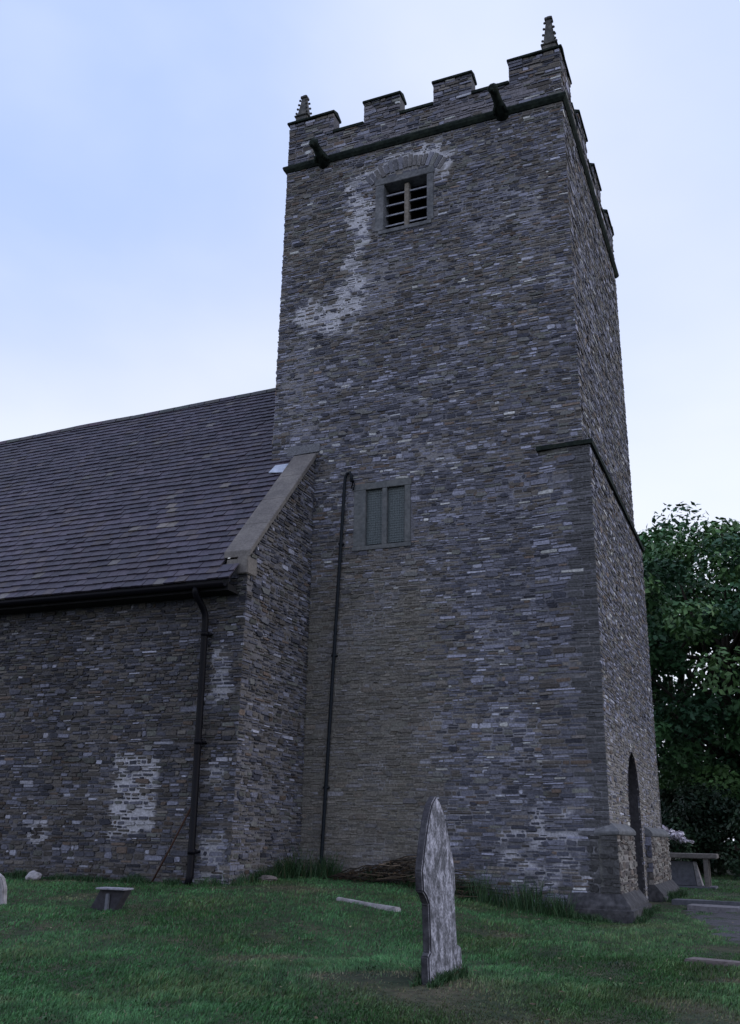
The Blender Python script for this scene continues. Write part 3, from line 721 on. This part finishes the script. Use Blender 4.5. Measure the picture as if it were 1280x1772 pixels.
def lump(name, c, s, m, label, cat, seed):
    bm = bmesh.new(); bmesh.ops.create_icosphere(bm, subdivisions=3, radius=1); r = random.Random(seed)
    for v in bm.verts:
        k = 1 + .28 * nz(v.co.x * 1.3 + seed, v.co.y * 1.3, v.co.z * 1.3) + .12 * nz(v.co.x * 4, v.co.y * 4 + seed, v.co.z * 4)
        v.co = Vector((v.co.x * s[0] * k, v.co.y * s[1] * k, v.co.z * s[2] * k)) + Vector(c)
    me = bpy.data.meshes.new(name); bm.to_mesh(me); bm.free(); me.materials.append(m)
    o = bpy.data.objects.new(name, me); C.objects.link(o); return tag(o, label, cat)
lump('loose_stone', (-8.9, -2.9, gz(-8.9, -2.9) + .05), (.14, .1, .085), MPALE, 'white loose stone at the foot of the nave wall', 'stone', 1)
lump('loose_stone', (-5.15, -1.75, gz(-5.15, -1.75) + .05), (.17, .1, .06), mat('brown_stone', (.15, .13, .125)), 'brownish loose stone by the inner corner of nave and tower', 'stone', 2)
# tall pointed headstone, standing edge-on-ish, faces west (+x)
hs = MB()
hp = [(-8.66, -.25), (-8.66, .33), (-8.60, .36), (-8.60, .70), (-8.66, .76), (-8.74, .80), (-8.75, .95)]
for i in range(1, 10):
    t = i / 10; hp.append((lerp(-8.75, -8.30, t) , .95 + .57 * math.sin(t * math.pi / 2) ** .95 if t < 1 else 1.52))
hp += [(-8.30, 1.54)]
for i in range(9, 0, -1):
    t = i / 10; hp.append((lerp(-7.84, -8.30, t), .95 + .57 * math.sin(t * math.pi / 2) ** .95))
hp += [(-7.84, .95), (-7.84, .78), (-7.88, .74), (-7.86, .36), (-7.74, .33), (-7.72, -.25)]
TH_ = .07
def fH(u, v, d):
    return (-.03 + d - .035 * (v - .0), -8.75 + (u + 8.75) * .92, v - .015)
hs.prism(hp, fH, -TH_ / 2, TH_ / 2)
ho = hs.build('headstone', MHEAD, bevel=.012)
ho.data.materials.append(mat('dark_stone_edge', (.035, .034, .042), nscale=25, namt=.5, bump=.4, noise2=((.075, .075, .085), 6, .45, .7)))  # second, darker stone colour for the rim, except its north-facing parts
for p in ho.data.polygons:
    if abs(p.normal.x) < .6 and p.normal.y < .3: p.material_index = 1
tag(ho, 'tall pointed grey headstone blotched with lichen, standing alone in front', 'gravestone')
hm = ho.data
mb = MB()
for z in (1.18, 1.06, .97, .88): pass
# small slate marker; skylight on its top edge painted as a paler slab
mk = thing('slate_marker', 'low dark slanted slate block with a sky-lit top edge painted pale in the grass', 'grave marker')
zg = gz(-5.45, -5.6)
mb = MB()
T = lambda u, v, d: (-5.62 + u * .86 + v * .42, -5.62 + d + v * .1, zg + v * .86)
mb.prism([(.02, -.05), (.46, -.05), (.46, .29), (.02, .29)], T, .0, .14)
mb.build('slate_body', MSLATE, mk, bevel=.004)
mb = MB(); mb.box((-5.515, -5.66, zg + .246), (-5.08, -5.44, zg + .268)); mb.build('top_slab', mat('skylit_slate_top', (.25, .25, .3), nscale=20), mk, bevel=.006)
mb = MB(); mb.box((-5.36, -5.645, zg - .05), (-5.31, -5.61, zg + .20)); mb.build('post', MGREY, mk, bevel=.006)
# white headstone at the left edge
zg = gz(-7.2, -5.6)
mb = MB(); mb.prism([(0, -.2), (.42, -.2), (.37, .2), (.31, .33), (.2, .39), (.08, .35), (0, .2)], lambda u, v, d: (-7.42 + u, -5.6 + d, zg + v), 0, .09)
tag(mb.build('headstone', MPALE, bevel=.015), 'small white rounded headstone at the left edge of the grass', 'gravestone')
# rusty rod leaning on the nave wall
mb = MB(); mb.tube([(-6.80, -2.62, .35), (-6.5, -2.56, .95), (-6.19, -2.5, 1.6)], .016, 6)
tag(mb.build('iron_rod', MRUST, smooth=True), 'thin rusty rod leaning against the nave wall by the downpipe', 'rod')
# table tomb
tt = thing('table_tomb', 'grey table tomb with flat slab top on legs behind the tower', 'tomb')
zg = gz(0, 10)
mb = MB(); mb.box((-1.1, 9.85, .79), (1.06, 10.75, .90)); mb.build('top_slab', MCOPE, tt, bevel=.015)
for x, y in ((.78, 9.95), (.78, 10.55), (-.95, 9.95), (-.95, 10.55)):
    mb = MB(); mb.box((x - .055, y - .055, zg), (x + .055, y + .055, .788)); mb.build('leg', MCOPE, tt, bevel=.01)
mb = MB(); mb.prism([(-.75, 0), (.52, 0), (.46, .56), (-.7, .56)], lambda u, v, d: (u, 10.1 + d, zg + .04 + v), 0, .4); mb.build('chest', MGREY, tt, bevel=.01)
mb = MB(); mb.prism([(.53, 0), (.66, 0), (.53, .55), (.47, .56)], lambda u, v, d: (u, 10.08 + d, zg + .04 + v), 0, .42); mb.build('end_panel', MPALE, tt, bevel=.008)
mb = MB(); mb.box((-1.1, 9.82, zg - .08), (.98, 10.7, zg + .035)); mb.build('base', MGREY, tt, bevel=.01)

# ------------------------------------------------------------------ brushwood heaped at the tower foot
mb = MB(); r = random.Random(12)
for i in range(150):
    x = r.uniform(-4.6, -2.3); y = r.uniform(-.75, -.12); z = gz(x, y) + r.uniform(.0, .40) * math.exp(-((x + 3.4) / .9) ** 2)
    a = r.gauss(.25, .45); ln = r.uniform(.3, 1.1); dz = r.uniform(-.1, .35) * ln * .5
    p = Vector((x, y, z)); t = Vector((math.cos(a) * ln, r.uniform(-.25, .2), dz))
    q = p + t * .5 + Vector((r.uniform(-.05, .05), r.uniform(-.05, .05), r.uniform(-.03, .08)))
    e2 = p + t; e2.y = min(e2.y, -.06); q.y = min(q.y, -.06)
    rr = r.uniform(.004, .013)
    c = r.choice([(.03, .022, .018), (.05, .038, .028), (.09, .07, .05), (.02, .016, .014), (.2, .15, .11) if r.random() < .25 else (.03, .025, .02)])
    mb.tube([p, q, e2], [rr, rr * .8, rr * .4], 5, c)
for i in range(420):
    x = r.gauss(-3.4, .55); y = r.uniform(-.7, -.1); z = gz(x, y) + r.uniform(0, .36) * math.exp(-((x + 3.4) / .8) ** 2)
    a = r.uniform(0, 6.28); s_ = r.uniform(.02, .045); c = r.choice([(.035, .025, .018), (.06, .04, .025), (.02, .02, .015), (.10, .07, .045)])
    p = Vector((x, y, z)); u = Vector((math.cos(a), math.sin(a) * .5, r.uniform(-.5, .5))) * s_; v = Vector((r.uniform(-.4, .4), r.uniform(-.5, 0), 1)) * s_ * .6
    mb.add([p - u, p + v, p + u, p - v], [(0, 1, 2, 3)], c)
tag(mb.build('brush_pile', MTWIG, attr=True), 'heap of dead brown twigs against the foot of the tower', 'brushwood', kind='stuff')

# ------------------------------------------------------------------ grass
def blades(name, pts, h, wd, lean, cols, m=MGRASS):
    """pts (n,3), arrays h, wd, lean (n,2), cols (n,3): one mesh of bent two-segment blades"""
    n = len(pts); rg = np.random.default_rng(3)
    az = rg.uniform(0, 2 * np.pi, n); ux = np.stack([np.cos(az), np.sin(az), np.zeros(n)], 1) * (wd / 2)[:, None]
    l3 = np.concatenate([lean, np.zeros((n, 1))], 1)
    up = np.zeros((n, 3)); up[:, 2] = 1
    mid = pts + up * (h * .6)[:, None] + l3 * (h * .35)[:, None]
    tip = pts + up * (h * (1 - .35 * np.linalg.norm(lean, axis=1)))[:, None] + l3 * h[:, None]
    V = np.stack([pts - ux, pts + ux, mid + ux * .7, mid - ux * .7, tip], 1).reshape(-1, 3)
    base = np.arange(n) * 5
    me = bpy.data.meshes.new(name)
    me.vertices.add(5 * n); me.vertices.foreach_set('co', V.astype(np.float32).ravel())
    quad = base[:, None] + np.array([0, 1, 2, 3]); tri = base[:, None] + np.array([3, 2, 4])
    loops = np.concatenate([quad, tri], 1).ravel()
    me.loops.add(len(loops)); me.loops.foreach_set('vertex_index', loops.astype(np.int32))
    starts = (np.arange(n) * 7)[:, None] + np.array([0, 4])
    me.polygons.add(2 * n); me.polygons.foreach_set('loop_start', starts.ravel().astype(np.int32))
    me.polygons.foreach_set('loop_total', np.tile([4, 3], n).astype(np.int32))
    me.update(calc_edges=True)
    ca = me.color_attributes.new('Col', 'FLOAT_COLOR', 'POINT')
    cc = np.ones((n, 5, 4), np.float32); cc[:, :, :3] = cols[:, None, :]
    ca.data.foreach_set('color', cc.ravel())
    me.materials.append(m); o = bpy.data.objects.new(name, me); C.objects.link(o); return o
def inside_building(x, y):
    if TX0 < x < .3 and -.2 < y < TD + .3: return True
    if x < NX + .02 and y > NY - .02 and y < 9: return True
    return False
KX, KY = 2.625, -16.286
fx, fy = -.387, .922
def make_grass():
    r = random.Random(4); P = []; H = []; Wd = []; Ln = []; Co = []
    tries = 640000
    for i in range(tries):
        # sample by view: distance weighted
        dd = 4.6 + 30 * r.random() ** 2.2
        lat = (r.uniform(-.45, .45) if r.random() < .8 else r.uniform(-1.1, 1.1)) * dd
        x = KX + fx * dd + fy * lat; y = KY + fy * dd - fx * lat
        if inside_building(x, y) or y > 20: continue
        if x > .7 and inpoly(x, y, GRAVEL) and nz(x * 2, y * 2, 5) < .25: continue
        n1 = nz(x * .8, y * .8, 14); n2 = nz(x * 2.4, y * 1.6, 19); n3 = nz(x * 6, y * 6, 2)
        soil = .8 * sstep(.28, .5, nz(x * .7 + 9, y * .9, 57)) + math.exp(-(((x + 4.3) / .55) ** 2 + ((y + 2.6) / .45) ** 2)) + 1.0 * math.exp(-(((x - .15) / .55) ** 2 + ((y + 8.9) / .6) ** 2)) + .7 * math.exp(-(((x + .5) / .5) ** 2 + ((y + 8.6) / .35) ** 2)) + .6 * math.exp(-(((x - 1.0) / .5) ** 2 + ((y + 9.6) / .5) ** 2)) + .6 * math.exp(-(((x - .55) / .5) ** 2 + ((y + 1.3) / .9) ** 2))
        if r.random() < soil * .55: continue
        h = (.052 + .035 * n1 + .04 * n2 + .035 * max(0, n3)) * r.uniform(.6, 1.4); h = max(.018, h * .68) * (1 - .5 * min(1, soil))
        ang = 2.5 * nz(x * .45, y * .45, 44) + r.gauss(0, .9) + .4
        ln = r.uniform(.2, .95) + .3 * n2
        t = r.random()
        c = mixc((.032, .104, .040), (.054, .150, .052), t)
        yel = sstep(.05, .5, n1 + .4 * n3); c = mixc(c, (.11, .125, .05), .65 * yel * r.random())
        c = mixc(c, (.085, .125, .04), .5 * sstep(-1.5, 2.5, x) * r.random())
        c = mixc(c, (.15, .115, .08), min(.9, soil * 1.1) * r.random() ** .5)
        if r.random() < .03: c = (.13, .12, .085)
        k = (1.0 + .6 * n2 + .35 * n3) * r.uniform(.65, 1.35); c = tuple(q * k for q in c)
        P.append((x, y, gz(x, y) - .006)); H.append(h); Wd.append(.0042 + .0009 * dd * .35 + r.random() * .003); Ln.append((math.cos(ang) * ln, math.sin(ang) * ln)); Co.append(c)
    A = np.array
    tag(blades('grass', A(P), A(H), A(Wd), A(Ln), A(Co)), 'short mown green churchyard grass', 'grass', kind='stuff')
make_grass()
def make_tall():
    r = random.Random(8); P = []; H = []; Wd = []; Ln = []; Co = []
    lines = [((-12, NY - .12), (-5.5, NY - .12), .10, .11), ((-5.32, -2.45), (-5.32, -.15), .28, .16), ((-5.3, -.2), (-4.6, -.2), .42, .22), ((-4.6, -.2), (-2.4, -.3), .16, .14), ((-2.7, -.25), (-.6, -.35), .36, .26), ((-.7, -.42), (.2, -.5), .12, .12), ((.45, -.4), (.5, 1.7), .10, .08), ((.45, 4.2), (.45, 7), .14, .12), ((-.10, -8.74), (-.10, -7.95), .09, .03), ((.05, -8.74), (.05, -7.95), .08, .04)]
    for (a, b, h0, sp) in lines:
        L_ = math.hypot(b[0]-a[0], b[1]-a[1])
        for i in range(int(L_ * 900)):
            t = r.random(); x = lerp(a[0], b[0], t) + r.gauss(0, sp * .5); y = lerp(a[1], b[1], t) - abs(r.gauss(0, sp))
            if x > NX + .02 and a[0] == b[0] and a[0] < -1: x = max(x, NX + .06)
            cl_ = nz(x * 2.2, y * 2.2, 66)
            if inside_building(x, y) or cl_ < -.15 and r.random() < .6: continue
            h = h0 * r.uniform(.3, 1.2) * (1 + 1.5 * cl_); h = max(.05, h)
            ang = r.uniform(0, 6.28); ln = r.uniform(.1, 1.0)
            c = mixc((.018, .05, .02), (.034, .08, .03), r.random())
            if r.random() < .06: c = (.085, .075, .045)
            P.append((x, y, gz(x, y) - .01)); H.append(h); Wd.append(r.uniform(.006, .013)); Ln.append((math.cos(ang) * ln, math.sin(ang) * ln)); Co.append(c)
    A = np.array
    tag(blades('tall_grass', A(P), A(H), A(Wd), A(Ln), A(Co)), 'long unmown grass along the foot of the walls', 'grass', kind='stuff')
make_tall()

def make_weeds():
    r = random.Random(21); mb = MB()
    for k in range(60):
        dd = 5.5 + 12 * r.random() ** 1.3; lat = r.uniform(-.42, .42) * dd
        x = KX + fx * dd + fy * lat; y = KY + fy * dd - fx * lat
        if inside_building(x, y) or nz(x * .8, y * .8, 5) < -.1: continue
        z = gz(x, y); c0 = r.choice([(.035, .075, .03), (.05, .10, .035), (.03, .065, .035)])
        for q in range(r.randint(5, 10)):
            a = r.uniform(0, 6.28); ln = r.uniform(.025, .065); w_ = ln * .28; u = Vector((math.cos(a), math.sin(a), 0)); v = Vector((-u.y, u.x, 0))
            p = Vector((x + r.gauss(0, .05), y + r.gauss(0, .05), z + .01))
            mb.add([p, p + u * ln * .5 + v * w_ + Vector((0, 0, .035)), p + u * ln + Vector((0, 0, .02)), p + u * ln * .5 - v * w_ + Vector((0, 0, .035))], [(0, 1, 2, 3)], vary(r, c0, .7, 1.3))
    tag(mb.build('weeds', MGRASS, attr=True), 'low broad leaved weeds scattered through the turf', 'weeds', kind='stuff')
    mb = MB()
    for k in range(420):      # dead leaves and straw lying on the turf
        dd = 5.5 + 13 * r.random() ** 1.2; lat = r.uniform(-.42, .42) * dd
        x = KX + fx * dd + fy * lat; y = KY + fy * dd - fx * lat
        if inside_building(x, y): continue
        p = Vector((x, y, gz(x, y) + r.uniform(.015, .04))); a = r.uniform(0, 6.28); s_ = r.uniform(.012, .03)
        u = Vector((math.cos(a), math.sin(a), r.uniform(-.2, .3))) * s_; v = Vector((-math.sin(a), math.cos(a), r.uniform(-.3, .3))) * s_ * .5
        mb.add([p - u, p + v, p + u, p - v], [(0, 1, 2, 3)], vary(r, r.choice([(.11, .08, .05), (.16, .14, .09), (.07, .05, .035)]), .7, 1.3))
    tag(mb.build('fallen_leaves', MTWIG, attr=True), 'dry leaves and straw strewn over the grass', 'leaf litter', kind='stuff')
make_weeds()

# ------------------------------------------------------------------ trees
def leaves(name, clusters, per, size, cols, seed, parent=None, flat=.6):
    rg = np.random.default_rng(seed); n = len(clusters) * per
    c = np.repeat(np.array([k[:3] for k in clusters]), per, 0); rad = np.repeat(np.array([k[3] for k in clusters]), per)
    dv = rg.normal(size=(n, 3)); dv /= np.linalg.norm(dv, axis=1)[:, None]
    rr = rad * rg.uniform(.25, 1, n) ** .5
    p = c + dv * rr[:, None] * np.array([1, 1, flat])
    nrm = dv * .6 + rg.normal(size=(n, 3)) * .7 + np.array([0, 0, .7]); nrm /= np.linalg.norm(nrm, axis=1)[:, None]
    a = np.cross(nrm, rg.normal(size=(n, 3))); a /= np.linalg.norm(a, axis=1)[:, None]; b = np.cross(nrm, a)
    s = size * rg.uniform(.6, 1.35, n)
    V = np.stack([p - a * s[:, None], p + b * (s * .55)[:, None] + nrm * (s * .12)[:, None], p + a * s[:, None], p - b * (s * .55)[:, None] + nrm * (s * .12)[:, None]], 1).reshape(-1, 3)
    me = bpy.data.meshes.new(name); me.vertices.add(4 * n); me.vertices.foreach_set('co', V.astype(np.float32).ravel())
    me.loops.add(4 * n); me.loops.foreach_set('vertex_index', np.arange(4 * n, dtype=np.int32))
    me.polygons.add(n); me.polygons.foreach_set('loop_start', (np.arange(n) * 4).astype(np.int32)); me.polygons.foreach_set('loop_total', np.full(n, 4, np.int32))
    me.update(calc_edges=True)
    cm = np.repeat(np.repeat(np.array([cols[i % len(cols)] for i in range(len(clusters))]) * rg.uniform(.75, 1.25, (len(clusters), 1)), per, 0) * rg.uniform(.75, 1.3, (n, 1)), 4, 0)
    ca = me.color_attributes.new('Col', 'FLOAT_COLOR', 'POINT'); cc = np.ones((4 * n, 4), np.float32); cc[:, :3] = cm; ca.data.foreach_set('color', cc.ravel())
    me.materials.append(MLEAF); o = bpy.data.objects.new(name, me); C.objects.link(o); o.parent = parent; return o
def tree(label, x, y, h, rx, rzc, zc, ncl, per, size, cols, seed, trunk_r=.35, group='trees beyond the tower', low=-1.0):
    r = random.Random(seed); z0 = gz(x, y)
    t = thing('broadleaf_tree', label, 'tree', group)
    mb = MB(); top = Vector((x + r.uniform(-.5, .5), y, z0 + zc + rzc * .4))
    p0 = Vector((x, y, z0 - .2)); sp = [p0.lerp(top, k / 5) + Vector((r.uniform(-.15, .15), r.uniform(-.15, .15), 0)) * (k > 0) for k in range(6)]
    mb.tube(sp, [trunk_r * (1.25 if k == 0 else 1 - .16 * k) for k in range(6)], 10)
    cl = []
    while len(cl) < ncl:
        d = Vector((r.gauss(0, 1), r.gauss(0, 1), r.gauss(0, 1))).normalized()
        if d.z < low: continue
        q = r.uniform(.45, 1) ** .6
        k = 1 + .22 * nz(d.x * 2 + seed, d.y * 2, d.z * 2)
        c = Vector((x + d.x * rx * q * k, y + d.y * rx * q * k, z0 + zc + d.z * rzc * q * k))
        if c.z < z0 + .8: continue
        cl.append((c.x, c.y, c.z, r.uniform(.55, 1.15) * rx / 4.5))
    for c in r.sample(cl, min(28, ncl)):
        a = sp[r.choice([2, 3, 4, 5])]; b = Vector(c[:3]); m_ = a.lerp(b, .5) + Vector((0, 0, .3))
        mb.tube([a, m_, b], [trunk_r * .32, trunk_r * .2, .03], 6)
    mb.build('trunk', MBARK, t, smooth=True)
    leaves('crown', cl, per, size, cols, seed, t)
    return t
GC = [(.036, .100, .044), (.052, .128, .048), (.026, .074, .036), (.075, .155, .052)]
tree('big leafy green tree closest behind the right side of the tower', 1.2, 22.5, 13, 5.9, 5.1, 7.55, 175, 300, .13, GC, 101)
tree('broad dark green tree at the right edge behind the table tomb', 7.6, 26, 14, 5.8, 6.0, 8.0, 170, 260, .14, GC, 102)
tree('dark tree standing farthest back, mostly hidden by the tower', -1.5, 33, 15, 7.0, 6.0, 10.2, 110, 220, .17, GC, 103)
def shrub(name, label, x, y, rx, h, n, per, size, cols, seed, cat='shrub'):
    r = random.Random(seed); z0 = gz(x, y); t = thing(name, label, cat, 'shrubs under the trees'); cl = []
    mb = MB()
    for i in range(n):
        a = r.uniform(0, 6.28); q = r.random() ** .5; zz = r.uniform(.08, 1)
        k = math.sqrt(max(.05, 1 - (zz * .95) ** 2)); cl.append((x + math.cos(a) * q * rx * k, y + math.sin(a) * q * rx * .7 * k, z0 + zz * h, r.uniform(.35, .7) * min(1, rx / 2)))
    for c in r.sample(cl, min(10, n)): mb.tube([(x, y, z0 - .05), Vector((x, y, z0)).lerp(Vector(c[:3]), .5) + Vector((0, 0, .15)), c[:3]], [.05, .03, .01], 5)
    mb.build('stem', MBARK, t); leaves('foliage', cl, per, size, cols, seed, t, flat=.9)
DC = [(.014, .034, .016), (.020, .044, .020), (.010, .026, .014)]
shrub('evergreen_shrub', 'dark tall evergreen bush at the right edge beyond the tomb', 3.1, 17.0, 2.0, 3.1, 60, 240, .07, DC, 201)
shrub('evergreen_shrub', 'dark bush filling the gap behind the tomb and tower', .2, 19.0, 2.2, 2.6, 60, 220, .08, DC, 202)
shrub('evergreen_shrub', 'broad dark bush further back under the trees', 5.5, 24.0, 3.2, 3.6, 80, 220, .09, DC, 203)
shrub('evergreen_shrub', 'low dark thicket farthest back beneath the tree crowns', -1.5, 31.0, 3.6, 3.9, 80, 220, .1, DC, 204)
# white blossom beside the tower's far corner
fl = thing('flowering_shrub', 'low shrub with white blossom showing past the tower corner', 'shrub', 'shrubs under the trees'); r = random.Random(205); cl = []
for k in range(46):
    t = r.random(); cl.append((lerp(-1.2, .18, t) + r.gauss(0, .05), 12.6 + r.uniform(-.3, .3), gz(-.3, 12.6) + lerp(1.62, 1.18, t) + r.uniform(-.16, .02), r.uniform(.06, .16)))
mb = MB()
for c in cl[:14]: mb.tube([(-.5, 12.6, .0), (lerp(-.5, c[0], .5), 12.6, .75), c[:3]], [.035, .02, .008], 5)
mb.build('stem', MBARK, fl)
leaves('blossom', cl, 60, .035, [(.62, .58, .66), (.55, .5, .58), (.5, .47, .52)], 205, fl)
low = [(r.uniform(-1.2, .2), 12.65 + r.uniform(-.3, .3), gz(-.3, 12.6) + r.uniform(.1, 1.15), r.uniform(.15, .28)) for k in range(30)]
leaves('foliage', low, 90, .045, DC, 206, fl)
